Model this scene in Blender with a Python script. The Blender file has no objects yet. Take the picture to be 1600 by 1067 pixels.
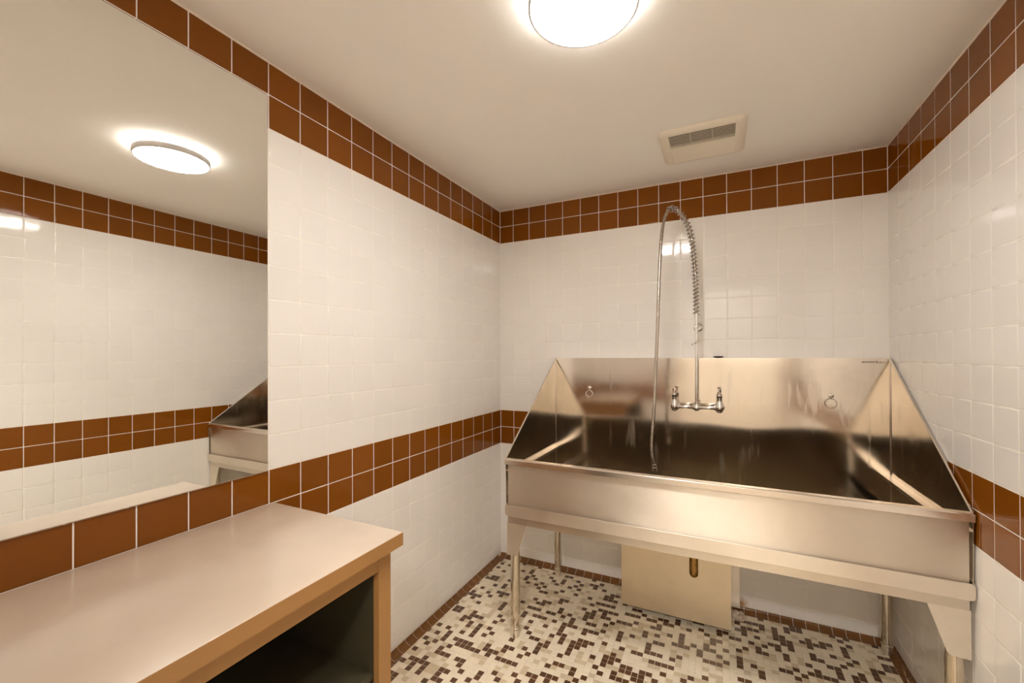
import bpy, bmesh, math, random
from mathutils import Vector, Matrix
random.seed(7)

# ------------------------------------------------------------------ camera, world, light level
scene = bpy.context.scene
COL = scene.collection
CAM = Vector((1.3047, -2.4616, 1.3303))
YAW, PITCH, ROLL = -0.4487, 0.0044, -0.0038
FOCAL, CX, CY = 655.83, 807.476, 550.008
_f = Vector((math.sin(YAW), math.cos(YAW), 0)); _r = Vector((math.cos(YAW), -math.sin(YAW), 0)); _u = Vector((0, 0, 1))
_f2 = _f * math.cos(PITCH) + _u * math.sin(PITCH); _u2 = _u * math.cos(PITCH) - _f * math.sin(PITCH)
_r3 = _r * math.cos(ROLL) + _u2 * math.sin(ROLL); _u3 = _u2 * math.cos(ROLL) - _r * math.sin(ROLL)
cam_data = bpy.data.cameras.new('camera')
cam = bpy.data.objects.new('camera', cam_data); COL.objects.link(cam)
cam.matrix_world = Matrix(((_r3.x, _u3.x, -_f2.x, CAM.x), (_r3.y, _u3.y, -_f2.y, CAM.y), (_r3.z, _u3.z, -_f2.z, CAM.z), (0, 0, 0, 1)))
cam_data.sensor_width = 36.0; cam_data.sensor_fit = 'HORIZONTAL'
cam_data.lens = FOCAL * 36.0 / 1600.0
cam_data.shift_x = (800.0 - CX) / 1600.0
cam_data.shift_y = (CY - 533.5) / 1600.0
cam_data.clip_start = 0.02
scene.camera = cam
scene.view_settings.view_transform = 'Standard'; scene.view_settings.look = 'None'
scene.view_settings.gamma = 1.0; scene.view_settings.exposure = 1.32; scene.view_settings.use_curve_mapping = False
world = bpy.data.worlds.new('world'); scene.world = world; world.use_nodes = True
world.node_tree.nodes['Background'].inputs[0].default_value = (1.0, 0.9, 0.8, 1)
world.node_tree.nodes['Background'].inputs[1].default_value = 0.02
scene.cycles.max_bounces = 24; scene.cycles.diffuse_bounces = 14; scene.cycles.glossy_bounces = 10   # light keeps bouncing in a small white room
LAMP_COLOR = (1.0, 0.945, 0.885)
LAMP_STRENGTH = 29.5        # the diffuser of the one ceiling lamp
GLOW_STRENGTH = 4.0        # its acrylic side, which washes the ceiling around it

FILL_STRENGTH = 58.0        # unseen fill lamp, added behind the camera to brighten the low parts

# ------------------------------------------------------------------ room dimensions (metres)
W = 2.004; DEPTH = 2.74; HC = 2.2767; ZT = 2.0609; P = 0.110; PH = 0.11358; ZC = 0.0202
A0 = 0.0963; DR = 0.1214; DL = 0.1137; RECESS = 0.0010; GAP = 0.0029

# ------------------------------------------------------------------ materials
def new_mat(name):
    m = bpy.data.materials.new(name); m.use_nodes = True
    return m, m.node_tree.nodes, m.node_tree.links, m.node_tree.nodes['Principled BSDF']

def noise(nodes, links, scale, detail=3.0, rough=0.55, coord='Object', stretch=None):
    tc = nodes.new('ShaderNodeTexCoord'); mp = nodes.new('ShaderNodeMapping'); n = nodes.new('ShaderNodeTexNoise')
    if stretch: mp.inputs['Scale'].default_value = stretch
    links.new(tc.outputs[coord], mp.inputs['Vector']); links.new(mp.outputs['Vector'], n.inputs['Vector'])
    n.inputs['Scale'].default_value = scale; n.inputs['Detail'].default_value = detail; n.inputs['Roughness'].default_value = rough
    return n

def world_noise(nodes, links, scale, detail=3.0, stretch=None, rough=0.55):
    g = nodes.new('ShaderNodeNewGeometry'); mp = nodes.new('ShaderNodeMapping'); n = nodes.new('ShaderNodeTexNoise')
    if stretch: mp.inputs['Scale'].default_value = stretch
    links.new(g.outputs['Position'], mp.inputs['Vector']); links.new(mp.outputs['Vector'], n.inputs['Vector'])
    n.inputs['Scale'].default_value = scale; n.inputs['Detail'].default_value = detail; n.inputs['Roughness'].default_value = rough
    return n

def ramp(nodes, links, fac, stops):
    r = nodes.new('ShaderNodeValToRGB')
    while len(r.color_ramp.elements) < len(stops): r.color_ramp.elements.new(0.5)
    for e, (p, c) in zip(r.color_ramp.elements, stops):
        e.position = p; e.color = (c, c, c, 1) if isinstance(c, (int, float)) else (*c, 1)
    links.new(fac, r.inputs['Fac'])
    return r

def bump(nodes, links, b, height, dist, strength=1.0):
    bn = nodes.new('ShaderNodeBump'); bn.inputs['Distance'].default_value = dist; bn.inputs['Strength'].default_value = strength
    links.new(height, bn.inputs['Height']); links.new(bn.outputs['Normal'], b.inputs['Normal'])
    return bn

def simple(name, col, rough=0.5, metal=0.0, var=0.0, scale=8.0, bmp=0.0, bscale=200.0, coat=0.0):
    m, n, l, b = new_mat(name)
    b.inputs['Base Color'].default_value = (*col, 1); b.inputs['Roughness'].default_value = rough; b.inputs['Metallic'].default_value = metal
    if coat: b.inputs['Coat Weight'].default_value = coat; b.inputs['Coat Roughness'].default_value = 0.05
    ns = world_noise(n, l, scale)
    if var:
        r = ramp(n, l, ns.outputs['Fac'], [(0.3, tuple(c * (1 - var) for c in col)), (0.7, tuple(min(1, c * (1 + var)) for c in col))])
        l.new(r.outputs['Color'], b.inputs['Base Color'])
    if bmp:
        n2 = world_noise(n, l, bscale, 2.0); bump(n, l, b, n2.outputs['Fac'], bmp)
    return m

def glazed(name, col, rough, var=0.05, wav=0.0006, rust=False):
    """glazed ceramic: colour differs a little from tile to tile, glaze surface very slightly uneven"""
    m, n, l, b = new_mat(name)
    b.inputs['Roughness'].default_value = rough; b.inputs['IOR'].default_value = 1.5
    oi = n.new('ShaderNodeObjectInfo'); ns = world_noise(n, l, 9.0, 3.0)
    ad = n.new('ShaderNodeMath'); ad.operation = 'ADD'; l.new(oi.outputs['Random'], ad.inputs[0]); l.new(ns.outputs['Fac'], ad.inputs[1])
    hf = n.new('ShaderNodeMath'); hf.operation = 'MULTIPLY'; hf.inputs[1].default_value = 0.5; l.new(ad.outputs[0], hf.inputs[0])
    r = ramp(n, l, hf.outputs[0], [(0.1, tuple(c * (1 - var) for c in col)), (0.9, tuple(min(1, c * (1 + var)) for c in col))])
    out = r.outputs['Color']
    if rust:
        g = n.new('ShaderNodeNewGeometry'); vd = n.new('ShaderNodeVectorMath'); vd.operation = 'DISTANCE'
        l.new(g.outputs['Position'], vd.inputs[0]); vd.inputs[1].default_value = (1.40, 0.0, 0.035)
        n3 = world_noise(n, l, 60.0); sb = n.new('ShaderNodeMath'); sb.operation = 'MULTIPLY_ADD'; sb.inputs[1].default_value = 0.03
        l.new(n3.outputs['Fac'], sb.inputs[0]); l.new(vd.outputs['Value'], sb.inputs[2])
        rr = ramp(n, l, sb.outputs[0], [(0.02, 0.9), (0.055, 0.0)])
        mx = n.new('ShaderNodeMixRGB'); l.new(rr.outputs['Color'], mx.inputs[0]); l.new(out, mx.inputs[1]); mx.inputs[2].default_value = (0.45, 0.22, 0.06, 1)
        out = mx.outputs[0]
    if col[0] < 0.5: b.inputs['Specular IOR Level'].default_value = 0.24
    l.new(out, b.inputs['Base Color'])
    n2 = world_noise(n, l, 14.0, 1.5); bump(n, l, b, n2.outputs['Fac'], wav)
    return m

def steel(name, col, rough, wave=0.0, aniso=None, brush=0.0, streak=0.0, wscale=3.0, wstretch=(1, 1, 1), bstretch=(2, 2, 160)):
    m, n, l, b = new_mat(name)
    b.inputs['Metallic'].default_value = 1.0
    if aniso:       # brushed grain: highlights smear across the brush lines
        b.inputs['Anisotropic'].default_value = aniso[0]; tv = n.new('ShaderNodeCombineXYZ')
        for i in range(3): tv.inputs[i].default_value = aniso[1][i]
        l.new(tv.outputs[0], b.inputs['Tangent'])
    sm = world_noise(n, l, 5.0, 5.0, rough=0.65)
    base = ramp(n, l, sm.outputs['Fac'], [(0.25, tuple(c * 0.9 for c in col)), (0.75, tuple(min(1, c * 1.06) for c in col))]).outputs['Color']
    rr = ramp(n, l, sm.outputs['Fac'], [(0.3, rough * 0.85), (0.7, rough * 1.2)]).outputs['Color']
    if streak:
        s1 = world_noise(n, l, 1.0, 4.0, stretch=(34, 34, 3.2)); s2 = world_noise(n, l, 3.3, 2.0)
        mu = n.new('ShaderNodeMath'); mu.operation = 'MULTIPLY'; l.new(s1.outputs['Fac'], mu.inputs[0]); l.new(s2.outputs['Fac'], mu.inputs[1])
        k = ramp(n, l, mu.outputs[0], [(0.33, 0.0), (0.42, streak)])
        mx = n.new('ShaderNodeMixRGB'); l.new(k.outputs['Color'], mx.inputs[0]); l.new(base, mx.inputs[1]); mx.inputs[2].default_value = (0.72, 0.68, 0.62, 1); base = mx.outputs[0]
        mr = n.new('ShaderNodeMixRGB'); l.new(k.outputs['Color'], mr.inputs[0]); l.new(rr, mr.inputs[1]); mr.inputs[2].default_value = (0.6, 0.6, 0.6, 1); rr = mr.outputs[0]
    l.new(base, b.inputs['Base Color']); l.new(rr, b.inputs['Roughness'])
    prev = None
    if brush:
        bn = world_noise(n, l, 1.0, 3.0, stretch=bstretch)
        bb = n.new('ShaderNodeBump'); bb.inputs['Distance'].default_value = brush; l.new(bn.outputs['Fac'], bb.inputs['Height']); prev = bb
    if wave:
        wn = world_noise(n, l, wscale, 1.0, stretch=wstretch)
        wb = n.new('ShaderNodeBump'); wb.inputs['Distance'].default_value = wave; l.new(wn.outputs['Fac'], wb.inputs['Height'])
        if prev: l.new(prev.outputs['Normal'], wb.inputs['Normal'])
        prev = wb
    if prev: l.new(prev.outputs['Normal'], b.inputs['Normal'])
    return m

def emitter(name, col, strength):
    m, n, l, b = new_mat(name)
    b.inputs['Base Color'].default_value = (0.9, 0.9, 0.9, 1)
    b.inputs['Emission Color'].default_value = (*col, 1); b.inputs['Emission Strength'].default_value = strength
    return m

M = {}
M['white'] = glazed('white_glaze', (0.90, 0.885, 0.86), 0.07, 0.02)
M['white_rust'] = glazed('white_glaze_rust', (0.90, 0.885, 0.86), 0.12, 0.02, rust=True)
M['brown'] = glazed('brown_glaze', (0.225, 0.070, 0.005), 0.03, 0.12)
M['grout'] = simple('grout', (0.96, 0.91, 0.85), 0.85, var=0.08, scale=30, bmp=0.0005, bscale=600)
M['floor_grout'] = simple('floor_grout', (0.84, 0.74, 0.60), 0.8, var=0.12, scale=12, bmp=0.0004, bscale=500)
M['ceiling'] = simple('ceiling_paint', (0.93, 0.91, 0.875), 0.75, var=0.015, scale=2, bmp=0.0003, bscale=250)
M['caulk'] = simple('caulk', (0.86, 0.74, 0.64), 0.5, var=0.03, scale=20)
M['mos_cream'] = simple('mosaic_cream', (0.88, 0.79, 0.62), 0.32, var=0.06, scale=16)
M['mos_tan'] = simple('mosaic_tan', (0.68, 0.57, 0.39), 0.34, var=0.08, scale=16)
M['mos_brown'] = simple('mosaic_brown', (0.120, 0.055, 0.022), 0.30, var=0.25, scale=14)
M['cove'] = glazed('cove_brown', (0.21, 0.095, 0.032), 0.16, 0.15)
M['laminate'] = simple('counter_laminate', (0.64, 0.53, 0.42), 0.20, var=0.05, scale=6, bmp=0.00012, bscale=700)
M['laminate'].node_tree.nodes['Principled BSDF'].inputs['Specular IOR Level'].default_value = 0.9
M['laminate'].node_tree.nodes['Principled BSDF'].inputs['Coat Weight'].default_value = 0.5
M['laminate'].node_tree.nodes['Principled BSDF'].inputs['Coat Roughness'].default_value = 0.16
M['laminate_shaded'] = simple('laminate_shade_tone', (0.35, 0.18, 0.058), 0.42, var=0.05, scale=6)  # counter laminate darkened: shade of the upright faces put into the colour
M['niche'] = simple('niche_shade', (0.050, 0.042, 0.022), 0.5, var=0.12, scale=9)  # laminate taken near black, deep shade of the open cabinet painted in
M['mirror'] = simple('mirror_silver', (0.89, 0.895, 0.87), 0.0, 1.0)
M['mirror_edge'] = simple('mirror_bevel', (0.92, 0.86, 0.78), 0.08, 1.0)
M['plastic'] = simple('vent_plastic', (0.86, 0.80, 0.68), 0.42, var=0.02, scale=6)
M['dark'] = simple('dark_cavity', (0.07, 0.045, 0.03), 0.8)
M['trim_ring'] = simple('lamp_ring_grey', (0.62, 0.59, 0.57), 0.4, 0.0)
M['diffuser'] = emitter('lamp_diffuser', LAMP_COLOR, LAMP_STRENGTH)
M['glow'] = emitter('lamp_side_acrylic', LAMP_COLOR, GLOW_STRENGTH)
M['steel_front'] = steel('steel_brushed_front', (0.86, 0.78, 0.67), 0.46, aniso=(0.93, (0, 0, 1)), wave=0.014, brush=0.00006, wscale=2.2, wstretch=(1, 1, 1.5))
M['steel_back'] = steel('steel_back_panel', (0.84, 0.775, 0.69), 0.115, wave=0.020, brush=0.00003, streak=0.30, wscale=1.25, wstretch=(1, 1, 1.5), bstretch=(120, 120, 2))
M['steel_side'] = steel('steel_side_panel', (0.75, 0.685, 0.60), 0.09, wave=0.008, brush=0.00004, streak=0.18, wscale=2.0, bstretch=(120, 120, 2))
M['steel_under'] = steel('steel_under_frame', (0.72, 0.65, 0.55), 0.36, brush=0.0001, aniso=(0.7, (0, 0, 1)))
M['steel_shaded'] = steel('steel_basin_shade', (0.24, 0.20, 0.14), 0.22, wave=0.010, brush=0.00004, streak=0.12)  # steel darkened so the colour carries the shade inside the basin
M['steel_frame'] = steel('steel_frame', (0.86, 0.79, 0.69), 0.42, aniso=(0.7, (0, 0, 1)), brush=0.0001)
M['steel_edge'] = steel('steel_edge', (0.90, 0.84, 0.77), 0.22)
M['steel_tube'] = steel('steel_tube', (0.68, 0.61, 0.50), 0.13)
M['steel_cover'] = steel('steel_cover', (0.82, 0.71, 0.53), 0.42, wave=0.003, brush=0.0001, bstretch=(150, 150, 2))
M['chrome'] = simple('chrome', (0.85, 0.83, 0.82), 0.06, 1.0)
M['spring'] = simple('spring_steel', (0.50, 0.46, 0.43), 0.14, 1.0)
M['hose'] = steel('hose_metal', (0.54, 0.48, 0.42), 0.26, brush=0.0004, bstretch=(2, 2, 700))
M['rubber'] = simple('black_rubber', (0.02, 0.015, 0.013), 0.45)
M['brass'] = simple('stained_brass', (0.62, 0.34, 0.09), 0.4, 0.3, var=0.3, scale=60)
M['hall_paint'] = simple('hallway_paint', (0.62, 0.57, 0.50), 0.7)
M['fill_light'] = emitter('fill_lamp_glow', LAMP_COLOR, FILL_STRENGTH)
M['ink'] = simple('black_print', (0.03, 0.015, 0.01), 0.5)
M['ink_faint'] = simple('faint_print', (0.24, 0.18, 0.11), 0.5)

# ------------------------------------------------------------------ object helpers
def finish(name, me, mat, parent=None, loc=None):
    o = bpy.data.objects.new(name, me); COL.objects.link(o)
    for mt in (mat if isinstance(mat, (list, tuple)) else [mat]): me.materials.append(mt)
    if parent: o.parent = parent
    if loc: o.location = loc
    return o

def obj(name, bm, mat, parent=None, bevel=0.0, seg=2, smooth=True):
    bmesh.ops.recalc_face_normals(bm, faces=bm.faces)
    me = bpy.data.meshes.new(name); bm.to_mesh(me); bm.free()
    for p in me.polygons: p.use_smooth = smooth
    o = finish(name, me, mat, parent)
    if bevel:
        b = o.modifiers.new('bevel', 'BEVEL'); b.width = bevel; b.segments = seg; b.limit_method = 'ANGLE'; b.angle_limit = math.radians(35); b.harden_normals = True
    elif smooth:
        try: me.set_sharp_from_angle(angle=math.radians(38))
        except Exception: pass
    return o

def thing(name, label, cat, loc=(0, 0, 0), group=None):
    o = bpy.data.objects.new(name, None); COL.objects.link(o); o.location = loc; o.empty_display_size = 0.05
    o['label'] = label; o['category'] = cat
    if group: o['group'] = group
    bpy.context.view_layer.update()
    return o

def under(parent, *objs):
    """objects were modelled in world space; hang them on an Empty that is not at the origin"""
    for o in objs: o.parent = parent; o.matrix_parent_inverse = Matrix.Translation(-parent.location)

def box(bm, x0, x1, y0, y1, z0, z1):
    v = [bm.verts.new(c) for c in ((x0, y0, z0), (x1, y0, z0), (x1, y1, z0), (x0, y1, z0), (x0, y0, z1), (x1, y0, z1), (x1, y1, z1), (x0, y1, z1))]
    for f in ((0, 3, 2, 1), (4, 5, 6, 7), (0, 1, 5, 4), (1, 2, 6, 5), (2, 3, 7, 6), (3, 0, 4, 7)): bm.faces.new([v[i] for i in f])

def prism(bm, pts, vec):
    a = [bm.verts.new(p) for p in pts]; vec = Vector(vec); b = [bm.verts.new(Vector(p) + vec) for p in pts]; n = len(pts)
    bm.faces.new(a); bm.faces.new(b[::-1])
    for i in range(n): bm.faces.new((a[i], b[i], b[(i + 1) % n], a[(i + 1) % n]))

def tube(bm, path, r, n=12, caps=True, radii=None):
    path = [Vector(p) for p in path]; rings = []
    up = None
    for i, p in enumerate(path):
        t = (path[min(i + 1, len(path) - 1)] - path[max(i - 1, 0)]).normalized()
        if up is None:
            up = Vector((0, 0, 1)) if abs(t.z) < 0.9 else Vector((1, 0, 0))
        a = (up - t * up.dot(t)).normalized(); up = a; b = t.cross(a); rr = radii[i] if radii else r
        rings.append([bm.verts.new(p + a * rr * math.cos(2 * math.pi * k / n) + b * rr * math.sin(2 * math.pi * k / n)) for k in range(n)])
    for i in range(len(rings) - 1):
        for k in range(n): bm.faces.new((rings[i][k], rings[i][(k + 1) % n], rings[i + 1][(k + 1) % n], rings[i + 1][k]))
    if caps: bm.faces.new(rings[0][::-1]); bm.faces.new(rings[-1])

def lathe(bm, prof, origin, axis=(0, 0, 1), n=24):
    """profile of (radius, height) along axis"""
    ax = Vector(axis).normalized(); o = Vector(origin)
    a = ax.cross(Vector((1, 0, 0)) if abs(ax.x) < 0.9 else Vector((0, 1, 0))).normalized(); b = ax.cross(a); rings = []
    for r, h in prof:
        rings.append([bm.verts.new(o + ax * h + (a * math.cos(2 * math.pi * k / n) + b * math.sin(2 * math.pi * k / n)) * max(r, 1e-5)) for k in range(n)])
    for i in range(len(rings) - 1):
        for k in range(n): bm.faces.new((rings[i][k], rings[i][(k + 1) % n], rings[i + 1][(k + 1) % n], rings[i + 1][k]))
    bm.faces.new(rings[0][::-1]); bm.faces.new(rings[-1])

def torus(bm, origin, R, r, axis, n=32, m=8):
    ax = Vector(axis).normalized(); a = ax.cross(Vector((0, 0, 1)) if abs(ax.z) < 0.9 else Vector((1, 0, 0))).normalized(); b = ax.cross(a); o = Vector(origin)
    rings = []
    for i in range(n):
        d = a * math.cos(2 * math.pi * i / n) + b * math.sin(2 * math.pi * i / n)
        rings.append([bm.verts.new(o + d * (R + r * math.cos(2 * math.pi * k / m)) + ax * r * math.sin(2 * math.pi * k / m)) for k in range(m)])
    for i in range(n):
        for k in range(m): bm.faces.new((rings[i][k], rings[(i + 1) % n][k], rings[(i + 1) % n][(k + 1) % m], rings[i][(k + 1) % m]))

def spline(pts, n=8):
    """Catmull-Rom through pts"""
    pts = [Vector(p) for p in pts]; out = []
    for i in range(len(pts) - 1):
        p0, p1, p2, p3 = pts[max(i - 1, 0)], pts[i], pts[i + 1], pts[min(i + 2, len(pts) - 1)]
        for k in range(n):
            t = k / n
            out.append(0.5 * ((2 * p1) + (p2 - p0) * t + (2 * p0 - 5 * p1 + 4 * p2 - p3) * t * t + (3 * p1 - p0 - 3 * p2 + p3) * t ** 3))
    out.append(pts[-1])
    return out

def struct(name, bm, mat, **k):
    o = obj(name, bm, mat, **k); o['kind'] = 'structure'
    return o

MOSAIC = '''
.....#...#............#...............................#....##....#.#...#.
.............#..##......#.................................###.....#......
#.#.....#..........#..##..........................#####.#.#........#.....
......#.#....#..#...#..#.#........................#...#.#....#.##.#....##
#........#....#.#..#.......##......................###..##..####..#......
..#.....#.#....#..#.#.....##......................##....###..#....#....##
........#...#.............###.#............##......#.#...##.....#..#...##
.........#.#.#...#..#..#........##......#......##......##.#..#....#..##..
.##..#......#...#........####.....#..##.#...#..#.##.#.#.#....##..#...#...
###..........##.........#......###.##.##..#..#.......#...#.....##..#.#...
.....#............##......####.......#........##...#.##..#..#...#.##.....
...#.#............#....#.#.#.....#..##...#....#...#..........#..#.#......
.............#.##.......##.##.###......#.#...#..#.........#.####.........
.#...###......##...#....##...#.....#.#...#.#.##...#.....##.#.............
...#..#....#.......#.#..#...#......#....###.#..#..#.#.....#..............
#...#........###.##.#.#..##....#.#...##.....#...#.#..#...................
###.....#.............#.....#..#....#........###.....#...................
.#......#....#.###.#.###.###...#....#....#...............................
...#....#....#.......#...#..........###.#.........##.....................
...............#..#..#.......#..#.##.....................................
.........#...........##..###.........####....#...........................
##..#.....#....#....#.#.###....#...........#.............................
##..###..#......#.....#.##....###......#..#..............................
...##............##.#...#...#.##.##.##...................................
...#.#.#.#.........##...#.....#..####.#..................................
.....#.#..#...#....#...#.....#..#..##....................................
.......#.#.......#.#..........#.###......................................
#.#..#.#......##..#....##.#..............................................
...#.......#..#..#....#...#.#............................................
.#.#.####..###.............#.............................................
...#..#####.#.####....###.#..............................................
#.#..#..............##.#.................................................
.#..#.............#..#...................................................
....###.##.....#...#.....................................................
#........#...#..#........................................................
...#......#..#...........................................................
.####..##...#............................................................
#.#.#..#..#..............................................................
..#.#..##................................................................
......#..................................................................
'''.split()   # dark tessera map read from the photograph, rows from the back wall forward

# ------------------------------------------------------------------ tiles
def pad_geo(w, h, d=RECESS, e=(0.0036, 0.0016, 0.0005, 0.0), zz=(0.0, -0.00012, -0.0005, None)):
    """a cushion-edged tile, face up at z = 0, centred; rings step down to its foot"""
    V, F, S = [], [], []
    for ins, z in zip(e, zz):
        z = -d if z is None else z
        a, b = w / 2 - ins, h / 2 - ins
        V += [(-a, -b, z), (a, -b, z), (a, b, z), (-a, b, z)]
    F.append((0, 1, 2, 3)); S.append(False)
    for k in range(len(e) - 1):
        for i in range(4):
            j = (i + 1) % 4
            F.append((4 * k + i, 4 * (k + 1) + i, 4 * (k + 1) + j, 4 * k + j)); S.append(True)
    return V, F, S

def mosaic_geo(w, h):
    return pad_geo(w, h, 0.001, (0.0012, 0.0004, 0.0), (0.0, -0.0002, None))

_tile_cache = {}
def tile_mesh(w, h, key, mos=False):
    k = (round(w, 4), round(h, 4), key)
    if k not in _tile_cache:
        V, F, S = (mosaic_geo if mos else pad_geo)(w, h)
        me = bpy.data.meshes.new('tile'); me.from_pydata(V, [], F); me.polygons.foreach_set('use_smooth', S); me.materials.append(M[key]); me.update()
        _tile_cache[k] = me
    return _tile_cache[k]

def joined(name, items, keys, parent, kind='stuff', mos=False):
    """items: (matrix, w, h, key) -> one mesh"""
    V, F, S, MI = [], [], [], []
    for mat, w, h, key in items:
        v, f, s = (mosaic_geo if mos else pad_geo)(w, h); b = len(V)
        V += [tuple(mat @ Vector(p)) for p in v]; F += [tuple(b + i for i in q) for q in f]; S += s; MI += [keys.index(key)] * len(f)
    me = bpy.data.meshes.new(name); me.from_pydata(V, [], F); me.polygons.foreach_set('use_smooth', S)
    o = finish(name, me, [M[k] for k in keys], parent)
    me.polygons.foreach_set('material_index', MI); me.update()
    o['kind'] = kind
    return o

def frame(u, v, n, origin):
    return Matrix(((u[0], v[0], n[0], origin[0]), (u[1], v[1], n[1], origin[1]), (u[2], v[2], n[2], origin[2]), (0, 0, 0, 1)))

ROWS = [(ZT + P, HC - 0.003, 'brown'), (ZT, ZT + P, 'brown')]
for n in range(1, 19): ROWS.append((ZT - n * P, ZT - (n - 1) * P, 'brown' if n in (11, 12) else 'white'))
ROWS.append((ZC, ZT - 18 * P, 'white'))

def lay(wall, u, n, origin, cols, classify):
    """tiles on one wall; u is the horizontal direction, n the normal, s runs along u from origin"""
    rest = []
    for s0, s1 in cols:
        for z0, z1, key in ROWS:
            w, h = s1 - s0 - GAP, z1 - z0 - GAP
            if w < 0.006 or h < 0.006: continue
            s = (s0 + s1) / 2; z = (z0 + z1) / 2
            pos = Vector(origin) + Vector(u) * s; pos.z = z
            c = classify(pos, z0, z1, key)
            if c == 'skip': continue
            tilt = Matrix.Rotation(math.radians(random.gauss(0, 0.08)), 4, 'X') @ Matrix.Rotation(math.radians(random.gauss(0, 0.08)), 4, 'Y')
            mat = frame(u, (0, 0, 1), n, pos + Vector(n) * random.uniform(-0.0002, 0.0)) @ tilt
            if c == 'part':
                kk = key
                if key == 'white' and wall.name == 'wall_back' and abs(pos.x - 1.40) < 0.13 and pos.z < 0.12: kk = 'white_rust'
                o = bpy.data.objects.new(key + '_tile', tile_mesh(w, h, kk)); COL.objects.link(o); o.matrix_world = mat; o.parent = wall
            else: rest.append((mat, w, h, key))
    if rest: joined('plain_tiles', rest, ['white', 'brown'], wall)

def slab(name, lo, hi, mat):
    bm = bmesh.new(); box(bm, lo[0], hi[0], lo[1], hi[1], lo[2], hi[2]); return struct(name, bm, mat, smooth=False)

TH = 0.1; R = RECESS
wall_left = slab('wall_left', (-TH, -DEPTH - TH, -TH), (-R, TH, HC + TH), M['grout'])
wall_back = slab('wall_back', (-R, R, -TH), (W + R, TH, HC + TH), M['grout'])
wall_right = slab('wall_right', (W + R, -DEPTH - TH, -TH), (W + TH, TH, HC + TH), M['grout'])
DOOR = (0.95, 1.83, 2.02)
bm = bmesh.new(); yb = -DEPTH - TH; yf = -DEPTH - R
box(bm, -R, DOOR[0], yb, yf, -TH, HC + TH); box(bm, DOOR[1], W + R, yb, yf, -TH, HC + TH); box(bm, DOOR[0], DOOR[1], yb, yf, DOOR[2], HC + TH); box(bm, DOOR[0], DOOR[1], yb, yf, -TH, -0.001)
wall_front = struct('wall_front', bm, M['grout'], smooth=False)
ceiling = slab('ceiling', (-R, -DEPTH - R, HC), (W + R, R, HC + TH), M['ceiling'])
floor = slab('floor', (-R, -DEPTH - R, -TH), (W + R, R, -0.001), M['floor_grout'])

def cols_from(first, total):
    e = [0.0, first]
    while e[-1] < total - 1e-6: e.append(min(e[-1] + PH, total))
    return list(zip(e[:-1], e[1:]))

def cls_left(p, z0, z1, key):
    if p.y > -1.60: return 'part'
    if z0 > 0.955 and z1 < 2.172 and p.y > -2.62: return 'skip'      # behind the mirror
    if z1 < 0.83 and p.y > -2.70: return 'skip'                       # behind the cabinet
    return 'part' if (p.y > -2.2 and (z0 > 2.1 or 0.8 < z0 < 0.9)) else 'stuff'
def cls_back(p, z0, z1, key):
    return 'part' if (z1 > 1.29 or p.x < 0.47 or z1 < 0.62) else 'stuff'
def cls_right(p, z0, z1, key):
    return 'part' if p.y > -1.72 else 'stuff'
DOOR = (0.95, 1.83, 2.02)
def cls_front(p, z0, z1, key):
    return 'skip' if (DOOR[0] - 0.06 < p.x < DOOR[1] + 0.06 and z0 < DOOR[2] + 0.03) else 'stuff'
lay(wall_left, (0, 1, 0), (1, 0, 0), (0, 0, 0), [(-b, -a) for a, b in cols_from(DL, DEPTH)], cls_left)
lay(wall_back, (1, 0, 0), (0, -1, 0), (0, 0, 0), cols_from(A0, W), cls_back)
lay(wall_right, (0, -1, 0), (-1, 0, 0), (W, 0, 0), cols_from(DR, DEPTH), cls_right)
lay(wall_front, (-1, 0, 0), (0, 1, 0), (W, -DEPTH, 0), cols_from(0.06, W), cls_front)

# caulk bead where tiles meet the ceiling
c = 0.0035
for nm, pts, vec in (('trim_1', [(0, -DEPTH, HC), (c, -DEPTH, HC), (0, -DEPTH, HC - c)], (0, DEPTH, 0)),
                     ('trim_2', [(0, 0, HC), (0, -c, HC), (0, 0, HC - c)], (W, 0, 0)),
                     ('trim_3', [(W, -DEPTH, HC), (W - c, -DEPTH, HC), (W, -DEPTH, HC - c)], (0, DEPTH, 0))):
    bm = bmesh.new(); prism(bm, pts, vec); struct(nm, bm, M['caulk'], smooth=False)

# ------------------------------------------------------------------ floor mosaic
GX, GX0, GY, GY0 = 0.02642, 0.00521, 0.0266, 0.01103
CD = 0.035
def pixel(p):
    d = Vector(p) - CAM; k = d.dot(_f2)
    return (CX + FOCAL * d.dot(_r3) / k, CY - FOCAL * d.dot(_u3) / k) if k > 0.05 else (-1e4, -1e4)
cells = []
for i in range(1, 76):
    for j in range(-2, -118, -1):
        x, y = GX0 + i * GX, GY0 + j * GY
        u, v = pixel((x, y, 0))
        inside = 600 < u < 1610 and v < 1072 and j >= -41 and 2 <= i <= 74
        if inside: dark = MOSAIC[-2 - j][i - 2] == '#'
        else: dark = random.random() < 0.24
        key = 'mos_brown' if dark else ('mos_tan' if random.random() < 0.24 else 'mos_cream')
        x0, x1, y0, y1 = x - GX / 2, x + GX / 2, y - GY / 2, y + GY / 2
        x0 = max(x0, CD); x1 = min(x1, W - CD); y1 = min(y1, -CD)
        if x1 - x0 < 0.004 or y1 - y0 < 0.004 or y0 < -DEPTH: continue
        seen = 614 < u < 1440 and v < 1060 and y < -0.3 and not (y < -1.57 and x < 0.54)
        cells.append((-v if seen else 1e5, x0, x1, y0, y1, key))
cells.sort(key=lambda c: c[0])
rest = []
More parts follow.
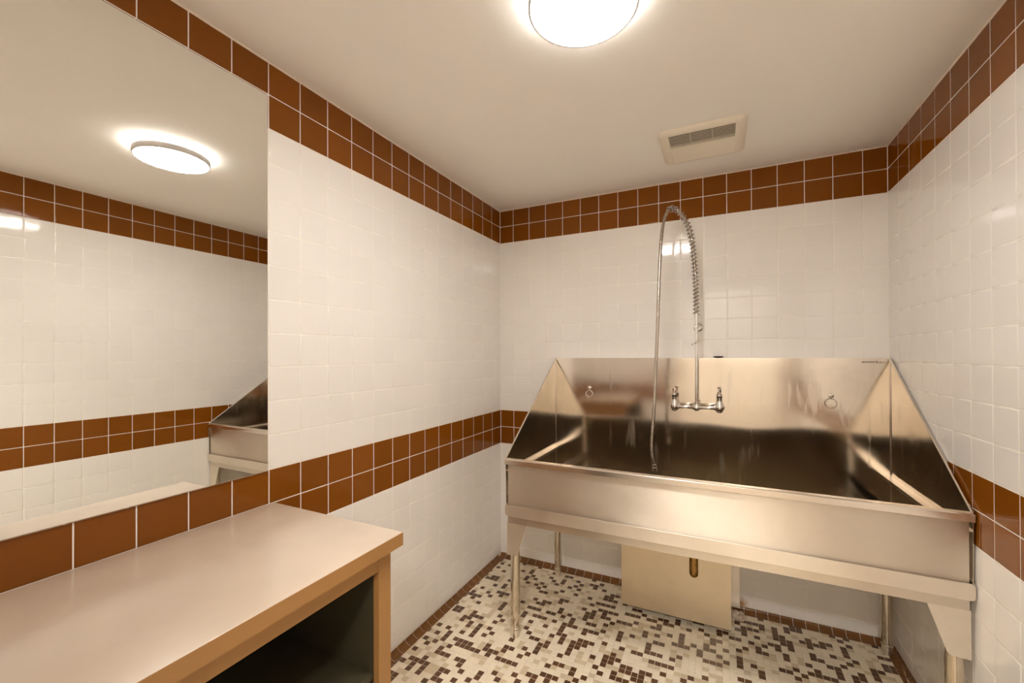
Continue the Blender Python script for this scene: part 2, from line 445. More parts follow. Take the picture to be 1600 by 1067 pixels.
for n, (_, x0, x1, y0, y1, key) in enumerate(cells):
    w, h = x1 - x0 - 0.0017, y1 - y0 - 0.0017
    mat = Matrix.Translation(((x0 + x1) / 2 + random.uniform(-1, 1) * 0.0002, (y0 + y1) / 2 + random.uniform(-1, 1) * 0.0002, 0)) @ Matrix.Rotation(math.radians(random.gauss(0, 0.25)), 4, 'X')
    if n < 300:
        o = bpy.data.objects.new({'mos_brown': 'brown_mosaic_tile', 'mos_tan': 'tan_mosaic_tile', 'mos_cream': 'cream_mosaic_tile'}[key], tile_mesh(w, h, key, True))
        COL.objects.link(o); o.matrix_world = mat; o.parent = floor
    else: rest.append((mat, w, h, key))
joined('mosaic_tiles', rest, ['mos_cream', 'mos_tan', 'mos_brown'], floor, mos=True)

# cove base of small brown pieces along the three walls
def cove_profile(d, h, n=5):
    return [(d - d * math.cos(math.pi / 2 * k / n), h - h * math.sin(math.pi / 2 * k / n)) for k in range(n + 1)]
COVE_H = 0.0215
def cove_pts(d, h, lift=0.0):
    return [(-0.001, -0.0009)] + [(a - lift, b) for a, b in cove_profile(d, h)] + [(d, -0.0009)]
cp = 2 * GX
def cove_piece(length, name='cove_tile'):
    bm = bmesh.new(); prism(bm, [(a, -length / 2, b) for a, b in cove_pts(CD, COVE_H)], (0, length, 0))
    bmesh.ops.recalc_face_normals(bm, faces=bm.faces); me = bpy.data.meshes.new(name); bm.to_mesh(me); bm.free(); me.materials.append(M['cove'])
    for p in me.polygons: p.use_smooth = True
    me.set_sharp_from_angle(angle=math.radians(50))
    return me
std = cove_piece(cp - 0.0016)
def run(name, start, direction, turn, total, lead):
    """one baseboard: recessed grout body plus its pieces; local +x points into the room"""
    bm = bmesh.new(); prism(bm, [(a, 0, b) for a, b in [(-0.001, -0.0009)] + [(p, max(q - 0.0007, -0.0009)) for p, q in cove_profile(CD - 0.0005, COVE_H - 0.0005)]], (0, total, 0))
    b = struct(name, bm, M['grout']); b.matrix_world = Matrix.Translation(start) @ Matrix.Rotation(turn, 4, 'Z')
    s = 0.0; first = lead
    while s < total - 0.004:
        L = min(first if first else cp, total - s); first = None
        me = std if abs(L - cp) < 1e-6 else cove_piece(L - 0.0016)
        o = bpy.data.objects.new('cove_tile', me); COL.objects.link(o); o.parent = b; o.location = (0, s + L / 2, 0)
        s += L
# left: room is +x, runs +y from the front to the back corner; back: room is -y; right: room is -x
run('baseboard_left', (0, -2.0, 0), 1, 0.0, 2.0 - CD, None)
run('baseboard_back', (0, 0, 0), 1, -math.pi / 2, W, 0.040)
run('baseboard_right', (W, -CD, 0), 1, math.pi, 2.0, 0.035)

# doorway and hallway behind the camera, added unseen to let fill light in
bm = bmesh.new()
for a in ((DOOR[0] - 0.05, DOOR[0] + 0.002, 0, DOOR[2] + 0.05), (DOOR[1] - 0.002, DOOR[1] + 0.05, 0, DOOR[2] + 0.05), (DOOR[0], DOOR[1], DOOR[2] - 0.002, DOOR[2] + 0.05)):
    box(bm, a[0], a[1], -DEPTH - TH - 0.012, -DEPTH + 0.014, a[2], a[3])
struct('door_1', bm, simple('door_frame_paint', (0.80, 0.74, 0.66), 0.4), bevel=0.002)
HX0, HX1, HY0, HZ = -0.4, 3.2, -DEPTH - TH - 1.30, 2.42
slab('floor_hall', (HX0, HY0, -TH), (HX1, -DEPTH - TH, -0.001), simple('hall_floor_vinyl', (0.60, 0.52, 0.42), 0.4))
slab('ceiling_hall', (HX0, HY0, HZ), (HX1, -DEPTH - TH, HZ + TH), M['hall_paint'])
slab('wall_hall_far', (HX0, HY0 - TH, -TH), (HX1, HY0, HZ + TH), M['hall_paint'])
slab('wall_hall_left', (HX0 - TH, HY0, -TH), (HX0, -DEPTH - TH, HZ + TH), M['hall_paint'])
slab('wall_hall_right', (HX1, HY0, -TH), (HX1 + TH, -DEPTH - TH, HZ + TH), M['hall_paint'])
bm = bmesh.new(); lathe(bm, [(0.190, 0.0), (0.190, 0.03), (0.17, 0.05), (0.10, 0.065), (0.01, 0.07)], (1.39, -DEPTH - 0.72, HZ - 0.0005), (0, 0, -1), 48)
o = obj('unseen_fill_lamp', bm, M['fill_light']); o['label'] = 'round unseen lamp added behind the camera as fill light'; o['category'] = 'lamp'

# ------------------------------------------------------------------ stainless tub sink
SX0, SX1, SY, RZ = 0.402, 1.998, -0.72, 0.84
BY, TZ, BZ = -0.040, 1.305, 0.575
sink = thing('tub_sink', 'wide stainless steel tub sink with high splash back, sloping sides and four tube legs', 'sink', (1.2, -0.38, 0.0))

bm = bmesh.new(); nx, nz = 24, 12                       # splash back sheet with its top ledge
pts = [(SX0, BY), (SX1, BY)]
box(bm, SX0, SX1, BY, BY + 0.0015, BZ, TZ - 0.0015)
back = obj('back_panel', bm, M['steel_back'], smooth=False); under(sink, back)
bm = bmesh.new(); box(bm, SX0, SX1, BY - 0.001, -0.0015, TZ - 0.0015, TZ)
under(sink, obj('top_ledge', bm, M['steel_edge'], smooth=False))
for s, x in ((1, SX0), (-1, SX1)):
    bm = bmesh.new()
    prism(bm, [(x, BY, BZ), (x, BY, TZ), (x, SY + 0.006, RZ), (x, SY + 0.012, BZ)], (s * 0.0015, 0, 0))
    sp = obj('side_panel', bm, M['steel_side'], smooth=False); under(sink, sp)
    bm = bmesh.new(); tube(bm, [(x + s * 0.002, BY + 0.002, TZ - 0.001), (x + s * 0.002, SY + 0.008, RZ + 0.003)], 0.0042, 10)
    e = obj('rolled_edge', bm, M['steel_edge']); under(sink, e)
    bm = bmesh.new(); tube(bm, [(x + s * 0.0022, BY - 0.0012, BZ), (x + s * 0.0022, BY - 0.0012, TZ - 0.004)], 0.0028, 8)
    under(sink, obj('corner_seam', bm, M['steel_edge']))
    bm = bmesh.new()                                    # inner support rail: shelf, upstand and down-turned lip
    xa, xb = x + s * 0.0016, x + s * 0.026
    box(bm, min(xa, xb), max(xa, xb), SY + 0.045, BY - 0.001, 0.772, 0.7735)
    xc = x + s * 0.0245
    box(bm, min(xc, xb), max(xc, xb), SY + 0.045, BY - 0.001, 0.757, 0.772)
    xe = x + s * 0.0035
    box(bm, min(xa, xe), max(xa, xe), SY + 0.045, BY - 0.001, 0.772, 0.782)
    under(sink, obj('inner_rail', bm, M['steel_edge'], bevel=0.0007))
bm = bmesh.new(); box(bm, 0.412, 1.990, SY + 0.014, SY + 0.0155, BZ - 0.02, RZ - 0.005)
under(sink, obj('front_panel', bm, M['steel_front'], smooth=False))
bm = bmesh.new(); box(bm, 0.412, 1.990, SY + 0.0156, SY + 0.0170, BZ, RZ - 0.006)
under(sink, obj('inner_shade_sheet', bm, M['steel_shaded'], smooth=False))  # added sheet, holds the painted shade of the basin's inner front
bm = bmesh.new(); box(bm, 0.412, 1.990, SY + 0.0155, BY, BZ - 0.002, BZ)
under(sink, obj('basin_floor', bm, M['steel_shaded'], smooth=False))
bm = bmesh.new()                                        # rolled front rim
prism(bm, [(0.400, SY + 0.0035, RZ), (0.400, SY, RZ - 0.003), (0.400, SY, RZ - 0.0245), (0.400, SY + 0.0015, RZ - 0.0245), (0.400, SY + 0.0015, RZ - 0.004),
           (0.400, SY + 0.028, RZ - 0.003), (0.400, SY + 0.028, RZ - 0.012), (0.400, SY + 0.0295, RZ - 0.012), (0.400, SY + 0.0295, RZ)], (1.600, 0, 0))
under(sink, obj('front_rim', bm, M['steel_edge'], bevel=0.001))
bm = bmesh.new()                                        # ends of the rim closed under the side panels
bm.free()
for x0, x1 in ((0.400, 0.413), (1.989, 2.000)):
    bm = bmesh.new(); box(bm, x0, x1, SY + 0.0005, SY + 0.014, RZ - 0.024, RZ - 0.002); under(sink, obj('rim_end_cap', bm, M['steel_frame'], smooth=False))
bm = bmesh.new()                                        # apron: deep upper band standing proud, lower band set back
r = 0.012; x0, x1, z0, z1 = 0.4005, 2.0005, 0.576, 0.628
prof = [(x0 + r * (1 - math.cos(a)), z0 + r * (1 - math.sin(a))) for a in (0, math.pi / 4, math.pi / 2)] + [(x1 - r * (1 - math.cos(a)), z0 + r * (1 - math.sin(a))) for a in (math.pi / 2, math.pi / 4, 0)]
prof += [(x1 - r * (1 - math.cos(a)) * .6, z1 - r * .6 * (1 - math.sin(a))) for a in (0, math.pi / 2)] + [(x0 + r * .6 * (1 - math.cos(a)), z1 - r * .6 * (1 - math.sin(a))) for a in (math.pi / 2, 0)]
prism(bm, [(a, SY + 0.0015, b) for a, b in prof], (0, 0.0028, 0))
for xa, xb in ((0.4015, 0.4040), (1.9965, 1.9990)): box(bm, xa, xb, SY + 0.004, -0.05, z0, z1)
under(sink, obj('apron_band', bm, M['steel_frame'], bevel=0.0012))
bm = bmesh.new(); box(bm, 0.411, 1.990, SY + 0.012, SY + 0.0145, 0.541, 0.5765)
for xa, xb in ((0.411, 0.4135), (1.9875, 1.990)): box(bm, xa, xb, SY + 0.0145, -0.05, 0.541, 0.5765)
box(bm, 0.411, 1.990, SY + 0.0045, SY + 0.013, 0.5755, 0.578)
box(bm, 0.411, 1.990, -0.055, -0.050, 0.541, 0.575)
under(sink, obj('lower_frame', bm, M['steel_under'], bevel=0.0008))

def leg(x, y, r, front):
    bm = bmesh.new(); tube(bm, [(x, y, 0.040), (x, y, 0.558)], r, 24)
    lg = obj('leg', bm, M['steel_tube']); under(sink, lg)
    bm = bmesh.new(); lathe(bm, [(r * 0.60, 0.0), (r * 0.72, 0.003), (r * 0.92, 0.026), (r * 0.95, 0.042), (r * 1.03, 0.044), (r * 1.03, 0.050), (r * 0.9, 0.052)], (x, y, 0.0005), n=24)
    ft = obj('foot', bm, M['steel_frame']); ft.parent = lg
    if not front: return
    s = 1 if x < 1.2 else -1; xo = x - s * 0.0305; yf = y - 0.0250
    bm = bmesh.new()
    prism(bm, [(xo, yf, 0.5410), (xo + s * 0.103, yf, 0.5410), (xo + s * 0.056, yf, 0.402), (xo + s * 0.048, yf, 0.392), (xo, yf, 0.389)], (0, 0.0022, 0))
    prism(bm, [(xo, yf + 0.0022, 0.5410), (xo, y + 0.075, 0.5410), (xo, y + 0.028, 0.402), (xo, y + 0.020, 0.391), (xo, yf + 0.0022, 0.389)], (s * 0.0022, 0, 0))
    under(sink, obj('gusset', bm, M['steel_frame'], bevel=0.0015))
    bm = bmesh.new(); lathe(bm, [(0.006, 0), (0.0065, 0.003), (0.004, 0.006), (0.0005, 0.007)], (xo, y, 0.455), (-s, 0, 0), 12)
    under(sink, obj('set_screw', bm, M['chrome']))
leg(0.4350, -0.6800, 0.0220, True); leg(1.9640, -0.6800, 0.0225, True)
leg(0.4280, -0.0850, 0.0190, False); leg(1.9650, -0.0850, 0.0215, False)

for x in (0.615, 1.779):                                # tie rings on the splash back
    zc = 1.093
    bm = bmesh.new(); lathe(bm, [(0.011, 0), (0.011, 0.002), (0.006, 0.004)], (x, BY - 0.0002, zc + 0.036), (0, -1, 0), 16)
    torus(bm, (x, BY - 0.006, zc + 0.027), 0.0065, 0.0018, (1, 0, 0), 16, 6)
    eye = obj('ring_eye', bm, M['steel_edge']); under(sink, eye)
    bm = bmesh.new(); torus(bm, (x, BY - 0.0065, zc), 0.0225 if x > 1 else 0.0195, 0.0022, (0.12, -1, 0.16), 40, 8)
    rg = obj('tie_ring', bm, M['chrome']); rg.parent = eye
def lettering(name, text, size, x, z, mat, shear=0.0):
    cu = bpy.data.curves.new(name, 'FONT'); cu.body = text; cu.size = size; cu.extrude = 0.00015; cu.shear = shear; cu.offset = 0.0002
    cu.resolution_u = 2; tmp = bpy.data.objects.new('lettering', cu); COL.objects.link(tmp); bpy.context.view_layer.update()
    me = bpy.data.meshes.new_from_object(tmp.evaluated_get(bpy.context.evaluated_depsgraph_get())); bpy.data.objects.remove(tmp); bpy.data.curves.remove(cu)
    me.materials.clear(); me.materials.append(mat); o = bpy.data.objects.new(name, me); COL.objects.link(o)
    o.location = (x, BY - 0.0004, z); o.rotation_euler = (math.pi / 2, 0, 0)
    bpy.context.view_layer.update(); o.parent = sink; o.matrix_parent_inverse = Matrix.Translation(-sink.location)
    return o
lettering('maker_mark', 'ADVANCE', 0.0125, 1.893, 1.283, M['ink'], 0.3)['label'] = 'small black maker lettering'
lettering('maker_mark', 'TABCO', 0.0100, 1.947, 1.282, M['ink_faint'], 0.3)['label'] = 'faint grey maker lettering'

# ------------------------------------------------------------------ wall faucet with riser, spring and hose
FX, FY, FZ = 1.199, -0.108, 1.047
fa = thing('spray_faucet', 'chrome wall faucet with two valves, tall riser, coiled spring and hanging steel hose', 'faucet', (FX, BY, FZ))
bm = bmesh.new()
lathe(bm, [(0.0125, -0.108), (0.0125, -0.088), (0.0085, -0.080), (0.0085, -0.022), (0.0115, -0.016), (0.0115, 0.016), (0.0085, 0.022), (0.0085, 0.080), (0.0125, 0.088), (0.0125, 0.108)], (FX, FY, FZ + 0.004), (1, 0, 0), 20)
under(fa, obj('crossbar', bm, M['chrome']))
bm = bmesh.new(); lathe(bm, [(0.004, -0.015), (0.013, -0.010), (0.0165, -0.002), (0.0155, 0.008), (0.0120, 0.020), (0.0125, 0.024), (0.0125, 0.031), (0.0085, 0.034)], (FX, FY, FZ), (0, 0, 1), 24)
under(fa, obj('centre_body', bm, M['chrome']))
for s in (-1, 1):
    x = FX + s * 0.1065
    bm = bmesh.new(); lathe(bm, [(0.003, -0.020), (0.010, -0.018), (0.0165, -0.010), (0.0195, 0.003), (0.0180, 0.016), (0.0135, 0.035), (0.0115, 0.048), (0.0125, 0.050), (0.0125, 0.056), (0.0095, 0.058)], (x, FY, FZ), (0, 0, 1), 24)
    tube(bm, [(x, FY, FZ + 0.002), (x, BY - 0.010, FZ + 0.002)], 0.0125, 20)
    vb = obj('valve_body', bm, M['chrome']); under(fa, vb)
    bm = bmesh.new(); lathe(bm, [(0.024, 0), (0.0245, 0.003), (0.021, 0.008), (0.015, 0.0105)], (x, BY - 0.0002, FZ + 0.002), (0, -1, 0), 28)
    o = obj('wall_flange', bm, M['chrome']); under(fa, o)
    bm = bmesh.new(); lathe(bm, [(0.0122, 0.0575), (0.0135, 0.059), (0.0135, 0.0635), (0.0115, 0.065)], (x, FY, FZ), (0, 0, 1), 20)
    o = obj('packing_ring', bm, M['rubber']); o.parent = vb
    bm = bmesh.new(); lathe(bm, [(0.0085, 0.064), (0.0075, 0.080), (0.0085, 0.092), (0.010, 0.098), (0.007, 0.102)], (x, FY, FZ), (0, 0, 1), 18)
    lever = spline([(x, FY, FZ + 0.094), (x - s * 0.004, FY - 0.022, FZ + 0.098), (x - s * 0.006, FY - 0.050, FZ + 0.096)], 5)
    tube(bm, lever, 0.005, 12, radii=[0.0065 - 0.002 * k / (len(lever) - 1) for k in range(len(lever))])
    o = obj('lever_handle', bm, M['chrome']); under(fa, o)
bm = bmesh.new(); tube(bm, [(FX, FY, FZ + 0.03), (FX + 0.001, FY, 1.300), (FX + 0.002, FY - 0.001, 1.500)], 0.0066, 18)
under(fa, obj('riser_pipe', bm, M['chrome']))
bm = bmesh.new(); tube(bm, [(FX + 0.002, FY - 0.001, 1.495), (FX + 0.002, FY - 0.001, 1.535)], 0.0095, 18)
under(fa, obj('riser_collar', bm, M['chrome']))
bm = bmesh.new()
lathe(bm, [(0.012, -0.008), (0.0145, -0.006), (0.0145, 0.006), (0.012, 0.008)], (FX + 0.001, FY, 1.468), (0, 0, 1), 20)
tube(bm, [(FX + 0.002, FY + 0.010, 1.468), (FX + 0.006, -0.008, 1.469)], 0.0058, 14)
lathe(bm, [(0.024, 0), (0.0245, 0.003), (0.020, 0.009), (0.010, 0.013)], (FX + 0.007, -0.0005, 1.469), (0, -1, 0), 28)
under(fa, obj('wall_bracket', bm, M['chrome']))
bm = bmesh.new(); lathe(bm, [(0.0085, -0.006), (0.0095, -0.005), (0.0095, 0.005), (0.0085, 0.006)], (FX + 0.001, FY, 1.385), (0, 0, 1), 18)
tube(bm, spline([(FX + 0.014, FY - 0.004, 1.396), (FX + 0.003, FY - 0.013, 1.388), (FX - 0.012, FY - 0.018, 1.379), (FX - 0.021, FY - 0.016, 1.374)], 5), 0.0032, 10)
under(fa, obj('hose_hook', bm, M['chrome']))
HOSE = [(1.201, -0.11, 1.528), (1.2, -0.112, 1.633), (1.198, -0.117, 1.732), (1.191, -0.125, 1.83), (1.182, -0.137, 1.917), (1.163, -0.155, 1.987), (1.135, -0.18, 2.036), (1.104, -0.205, 2.062), (1.082, -0.23, 2.051), (1.064, -0.255, 2.004), (1.055, -0.28, 1.932), (1.048, -0.305, 1.807), (1.043, -0.33, 1.616), (1.038, -0.345, 1.429), (1.031, -0.36, 1.245), (1.024, -0.375, 1.062), (1.015, -0.385, 0.911), (1.017, -0.39, 0.845), (1.026, -0.39, 0.81), (1.031, -0.39, 0.765)]
path = spline(HOSE, 10)
bm = bmesh.new(); tube(bm, path[:-16], 0.0078, 14); under(fa, obj('hose', bm, M['hose']))
# spring: helix about the first part of the hose path
def resample(pts, step):
    out = [pts[0]]; acc = 0.0
    for a, b in zip(pts[:-1], pts[1:]):
        L = (b - a).length; d = step - acc
        while d <= L: out.append(a + (b - a) * (d / L)); d += step
        acc = (acc + L) % step if d - step <= L else acc
        acc = L - (d - step)
    return out
sp = resample(spline(HOSE[:9], 20), 0.0011)
tot = len(sp); up = Vector((1, 0, 0)); helix = []
PITCHN = 0.0195 / 0.0011
for i, p in enumerate(sp):
    t = (sp[min(i + 1, tot - 1)] - sp[max(i - 1, 0)]).normalized(); up = (up - t * up.dot(t)).normalized(); b = t.cross(up)
    a = 2 * math.pi * i / PITCHN; rad = 0.0142
    helix.append(p + up * rad * math.cos(a) + b * rad * math.sin(a))
bm = bmesh.new(); tube(bm, helix, 0.0028, 7); under(fa, obj('coil_spring', bm, M['spring']))
e = Vector(HOSE[-2]); e2 = Vector(HOSE[-1]); d = (e2 - e).normalized()
bm = bmesh.new(); k = Vector(HOSE[-1]) - d * 0.042
lathe(bm, [(0.0078, 0), (0.0098, 0.002), (0.0100, 0.014), (0.0122, 0.016), (0.0122, 0.032), (0.0095, 0.035)], k, d, 16)
under(fa, obj('hose_coupling', bm, M['steel_edge']))
bm = bmesh.new(); tube(bm, [path[-17], path[-8], k], 0.0078, 14)
under(fa, obj('hose_tail', bm, M['hose']))

# black stopper resting on the ledge of the splash back
bm = bmesh.new(); lathe(bm, [(0.010, 0.0), (0.016, 0.0008), (0.0245, 0.0055), (0.0245, 0.0085), (0.019, 0.009), (0.004, 0.010)], (1.302, -0.0265, TZ + 0.0002), (0, 0, 1), 28)
o = obj('drain_stopper', bm, M['rubber']); o['label'] = 'flat black rubber stopper lying on top ledge of the sink splash back'; o['category'] = 'stopper'

# ------------------------------------------------------------------ steel cover box below the sink
cv = thing('drain_cover', 'square stainless cover panel with a notch, standing under the sink against back wall', 'cover', (1.1, -0.12, 0))
x0, x1, y, z0, z1 = 0.840, 1.3505, -0.245, 0.026, 0.52; nxa, nxb, nz, nr = 1.1690, 1.2085, 0.238, 0.0197
notch = [(nxb, z1)] + [( (nxa + nxb) / 2 + nr * math.cos(a), nz + nr - nr * math.sin(a)) for a in [math.pi * k / 10 for k in range(11)]] + [(nxa, z1)]
bm = bmesh.new(); prism(bm, [(x0, y, z0), (x1, y, z0), (x1, y, z1)] [:3] and [(a, y, b) for a, b in [(x0, z0), (x1, z0), (x1, z1)] + notch + [(x0, z1)]], (0, 0.002, 0))
under(cv, obj('face_plate', bm, M['steel_cover'], smooth=False))
for xa in (x0 + 0.0005, x1 - 0.0025):
    bm = bmesh.new(); box(bm, xa, xa + 0.002, y + 0.002, -0.046, z0 + 0.004, z1); under(cv, obj('side_return', bm, M['steel_cover'], smooth=False))
bm = bmesh.new(); box(bm, x0 - 0.02, 1.3945, -0.045, -0.004, 0.032, z1); under(cv, obj('wall_channel', bm, M['steel_frame'], bevel=0.001))
for xa in (0.87, 1.30):
    bm = bmesh.new(); tube(bm, [(xa, -0.12, 0.0), (xa, -0.12, 0.06)], 0.012, 12); box(bm, xa - 0.02, xa + 0.02, -0.20, -0.047, 0.055, 0.06); under(cv, obj('stand', bm, M['steel_frame'], smooth=False))
bm = bmesh.new(); tube(bm, [(1.1885, -0.205, 0.07), (1.1885, -0.205, 0.5725)], 0.0245, 24); tube(bm, [(1.1885, -0.205, 0.08), (1.1885, -0.06, 0.08)], 0.022, 20)
o = obj('drain_pipe', bm, M['brass']); o['label'] = 'rusty amber drain pipe showing through the notch of steel cover'; o['category'] = 'pipe'
bm = bmesh.new()
bmesh.ops.create_icosphere(bm, subdivisions=3, radius=1.0)
for v in bm.verts:
    q = v.co.copy(); k = 1 + 0.22 * math.sin(q.x * 7 + 1) * math.cos(q.y * 6) + 0.12 * math.sin(q.z * 9 + q.x * 5)
    v.co = Vector((1.3790 + q.x * 0.036 * k, -0.078 + q.y * 0.030 * k, max(0.0002, 0.006 + q.z * 0.026 * k)))
o = obj('mortar_lump', bm, simple('mortar', (0.62, 0.50, 0.40), 0.9, var=0.15, scale=60, bmp=0.002, bscale=120)); o['label'] = 'pale mortar lump on mosaic floor at corner of the steel cover'; o['category'] = 'mortar'

# ------------------------------------------------------------------ mirror
MY0, MY1, MZ0, MZ1 = -2.66, -1.596, 0.9575, 2.1655
bm = bmesh.new(); e = 0.0035
a = [bm.verts.new(p) for p in ((0.0006, MY0, MZ0), (0.0006, MY1, MZ0), (0.0006, MY1, MZ1), (0.0006, MY0, MZ1))]
b = [bm.verts.new(p) for p in ((0.0045, MY0, MZ0), (0.0045, MY1, MZ0), (0.0045, MY1, MZ1), (0.0045, MY0, MZ1))]
c4 = [bm.verts.new(p) for p in ((0.0075, MY0 + e, MZ0 + e), (0.0075, MY1 - e, MZ0 + e), (0.0075, MY1 - e, MZ1 - e), (0.0075, MY0 + e, MZ1 - e))]
bm.faces.new(a[::-1]); front = bm.faces.new(c4)
for i in range(4):
    j = (i + 1) % 4; bm.faces.new((a[i], a[j], b[j], b[i])); bm.faces.new((b[i], b[j], c4[j], c4[i]))
for f in bm.faces: f.material_index = 0 if f is front else 1
mir = obj('wall_mirror', bm, [M['mirror'], M['mirror_edge']], smooth=False)
mir['label'] = 'large frameless rectangular mirror hanging over the beige counter on left wall'; mir['category'] = 'mirror'

# ------------------------------------------------------------------ counter on its open cabinet
CT, CB, CE = 0.852, 0.8165, -1.5745
bm = bmesh.new(); box(bm, 0.0015, 0.5345, -2.735, CE, CB, CT)
o = obj('countertop', bm, M['laminate'], bevel=0.0012); ct = o; o['label'] = 'thick beige laminate countertop below the mirror along left wall'; o['category'] = 'countertop'
bm = bmesh.new(); box(bm, 0.5335, 0.5352, -2.735, CE + 0.0007, CB + 0.0004, CT - 0.0012); box(bm, 0.0015, 0.5335, CE - 0.001, CE + 0.0007, CB + 0.0004, CT - 0.0012)
e = obj('edge_shade_strip', bm, M['laminate_shaded']); e.parent = ct; e['label'] = 'laminate edge strip with shade painted in'  # thin strips added to darken the counter edge as if in shade
cb = thing('base_cabinet', 'beige laminate cabinet with open dark niche beneath the countertop', 'cabinet', (0.25, -2.2, 0))
CX1, CY1, CY0, ST = 0.510, -1.594, -2.73, 0.0435
bm = bmesh.new(); box(bm, 0.002, CX1 - 0.0195, CY1 - 0.0190, CY1, 0.0005, CB - 0.0003); under(cb, obj('end_panel', bm, M['laminate_shaded'], bevel=0.001))
bm = bmesh.new(); box(bm, 0.002, CX1 - 0.0195, CY0, CY0 + 0.0190, 0.0005, CB - 0.0003); under(cb, obj('end_panel', bm, M['laminate_shaded'], bevel=0.001))
for ya, yb in ((CY1 - ST, CY1), (CY0, CY0 + ST)):
    bm = bmesh.new(); box(bm, CX1 - 0.0192, CX1, ya, yb, 0.0005, CB - 0.0003); under(cb, obj('stile', bm, M['laminate_shaded'], bevel=0.0012))
bm = bmesh.new(); box(bm, CX1 - 0.0192, CX1 - 0.0003, CY0 + ST + 0.0002, CY1 - ST - 0.0002, 0.7690, CB - 0.0003); under(cb, obj('top_rail', bm, M['laminate_shaded'], bevel=0.0012))
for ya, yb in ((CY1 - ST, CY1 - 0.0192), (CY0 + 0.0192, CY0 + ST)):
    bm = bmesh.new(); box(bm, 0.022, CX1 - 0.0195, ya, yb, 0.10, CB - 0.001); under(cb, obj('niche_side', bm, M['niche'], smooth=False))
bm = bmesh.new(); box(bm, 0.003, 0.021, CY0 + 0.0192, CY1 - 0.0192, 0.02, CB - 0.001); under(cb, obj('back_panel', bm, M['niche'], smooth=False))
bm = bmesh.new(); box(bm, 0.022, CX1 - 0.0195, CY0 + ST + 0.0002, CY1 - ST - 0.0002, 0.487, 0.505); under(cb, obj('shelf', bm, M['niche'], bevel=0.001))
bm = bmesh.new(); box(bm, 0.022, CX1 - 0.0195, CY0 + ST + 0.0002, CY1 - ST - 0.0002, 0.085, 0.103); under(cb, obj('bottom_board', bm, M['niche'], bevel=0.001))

# ------------------------------------------------------------------ ceiling lamp
LX, LY = 0.990, -1.402
lamp = thing('ceiling_lamp', 'round white flush ceiling lamp with a thin grey ring, lit', 'lamp', (LX, LY, HC))
bm = bmesh.new(); lathe(bm, [(0.1375, 0.0), (0.1375, 0.0030), (0.134, 0.0032)], (LX, LY, HC - 0.0003), (0, 0, -1), 96)
under(lamp, obj('base_plate', bm, M['trim_ring']))
bm = bmesh.new(); lathe(bm, [(0.1330, 0.0034), (0.1345, 0.0042), (0.1345, 0.0190), (0.1330, 0.0195)], (LX, LY, HC), (0, 0, -1), 96)
under(lamp, obj('side_acrylic', bm, M['glow']))
bm = bmesh.new(); n = 96; R0, R1 = 0.1372, 0.1430
prof = [(R0, 0.0200), (R1 - 0.001, 0.0200), (R1, 0.0210), (R1, 0.0448), (R1 - 0.0008, 0.0460), (R0, 0.0460)]
rings = [[bm.verts.new((LX + q * math.cos(2 * math.pi * k / n), LY + q * math.sin(2 * math.pi * k / n), HC - h)) for k in range(n)] for q, h in prof]
for i in range(len(prof)):
    for k in range(n): bm.faces.new((rings[i][k], rings[i][(k + 1) % n], rings[(i + 1) % len(prof)][(k + 1) % n], rings[(i + 1) % len(prof)][k]))
under(lamp, obj('trim_ring', bm, M['trim_ring']))
bm = bmesh.new(); lathe(bm, [(0.1368, 0.0202), (0.1368, 0.0450), (0.136, 0.0452), (0.125, 0.0460), (0.09, 0.0468), (0.04, 0.0472), (0.002, 0.0473)], (LX, LY, HC), (0, 0, -1), 96)
under(lamp, obj('diffuser', bm, M['diffuser']))

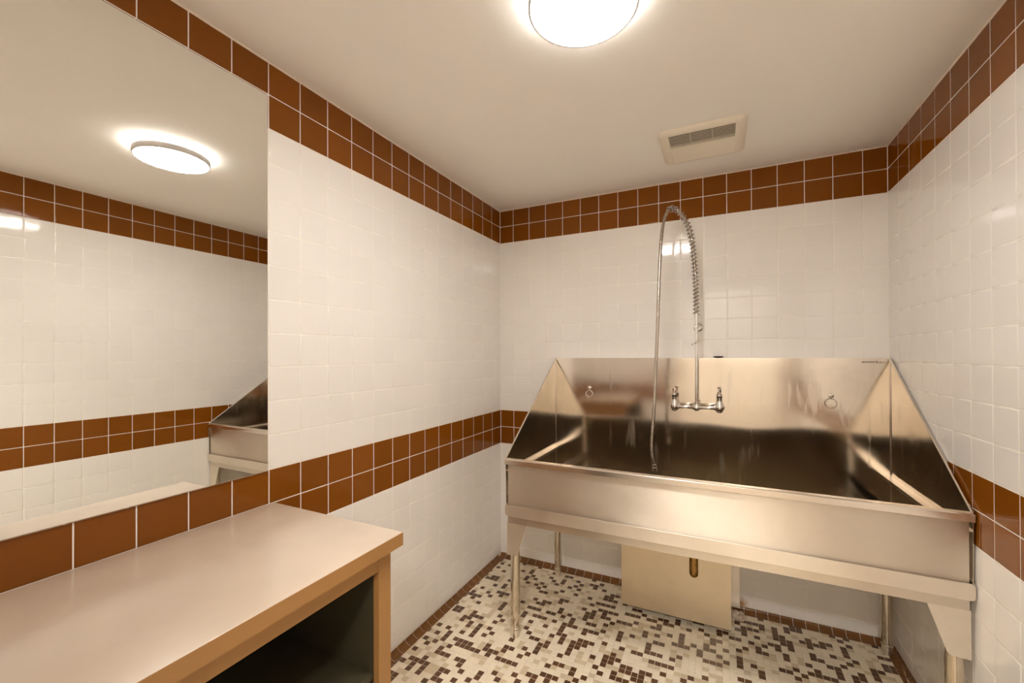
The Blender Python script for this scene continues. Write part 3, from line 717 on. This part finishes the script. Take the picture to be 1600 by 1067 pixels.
# ------------------------------------------------------------------ exhaust vent in the ceiling
VX0, VX1, VY0, VY1 = 1.070, 1.4150, -0.5835, -0.2560
vent = thing('exhaust_vent', 'square ivory plastic exhaust vent grille in the ceiling above the sink', 'vent', ((VX0 + VX1) / 2, (VY0 + VY1) / 2, HC))
def rrect(bm, x0, x1, y0, y1, r, z, n=6):
    out = []
    for cx_, cy_, a0 in ((x1 - r, y1 - r, 0), (x0 + r, y1 - r, 90), (x0 + r, y0 + r, 180), (x1 - r, y0 + r, 270)):
        for k in range(n + 1):
            a = math.radians(a0 + 90 * k / n); out.append(bm.verts.new((cx_ + r * math.cos(a), cy_ + r * math.sin(a), z)))
    return out
bm = bmesh.new(); ox0, ox1, oy0, oy1 = 1.1120, 1.3720, -0.5600, -0.2920
L = [rrect(bm, VX0, VX1, VY0, VY1, 0.030, HC - 0.0002), rrect(bm, VX0, VX1, VY0, VY1, 0.030, HC - 0.006), rrect(bm, VX0 + 0.006, VX1 - 0.006, VY0 + 0.006, VY1 - 0.006, 0.026, HC - 0.014),
     rrect(bm, VX0 + 0.016, VX1 - 0.016, VY0 + 0.014, VY1 - 0.014, 0.020, HC - 0.018), rrect(bm, ox0 - 0.004, ox1 + 0.004, oy0 - 0.002, oy1 + 0.004, 0.004, HC - 0.020),
     rrect(bm, ox0, ox1, oy0, oy1, 0.002, HC - 0.0190), rrect(bm, ox0, ox1, oy0, oy1, 0.002, HC - 0.004)]
for A, B in zip(L[:-1], L[1:]):
    m = len(A)
    for k in range(m): bm.faces.new((A[k], A[(k + 1) % m], B[(k + 1) % m], B[k]))
under(vent, obj('frame', bm, M['plastic']))
bm = bmesh.new(); box(bm, ox0, ox1, oy0, oy1, HC - 0.0035, HC - 0.0008); under(vent, obj('cavity', bm, M['dark'], smooth=False))
ymid = -0.4360
NS = 10
for bank in (0, 1):
    ya, yb = (oy0, ymid - 0.006) if bank == 0 else (ymid + 0.006, oy1)
    for k in range(NS):
        y = ya + (yb - ya) * (k + 0.5) / NS; st = (yb - ya) / NS
        bm = bmesh.new()
        if bank == 0: pr = [(y - st * 0.40, HC - 0.0202), (y + st * 0.36, HC - 0.0170), (y + st * 0.33, HC - 0.0158), (y - st * 0.43, HC - 0.0188)]
        else: pr = [(y - st * 0.46, HC - 0.0178), (y + st * 0.44, HC - 0.0200), (y + st * 0.46, HC - 0.0165), (y - st * 0.44, HC - 0.0150)]
        prism(bm, [(ox0, a, b) for a, b in pr], (ox1 - ox0, 0, 0))
        under(vent, obj('slat', bm, M['plastic'], smooth=False))
bm = bmesh.new(); box(bm, ox0, ox1, ymid - 0.006, ymid + 0.006, HC - 0.0198, HC - 0.006)
for x in (ox0 + 0.086, ox0 + 0.173): box(bm, x - 0.0009, x + 0.0009, oy0, oy1, HC - 0.0165, HC - 0.010)
under(vent, obj('cross_ribs', bm, M['plastic'], smooth=False))
bpy.context.view_layer.update()
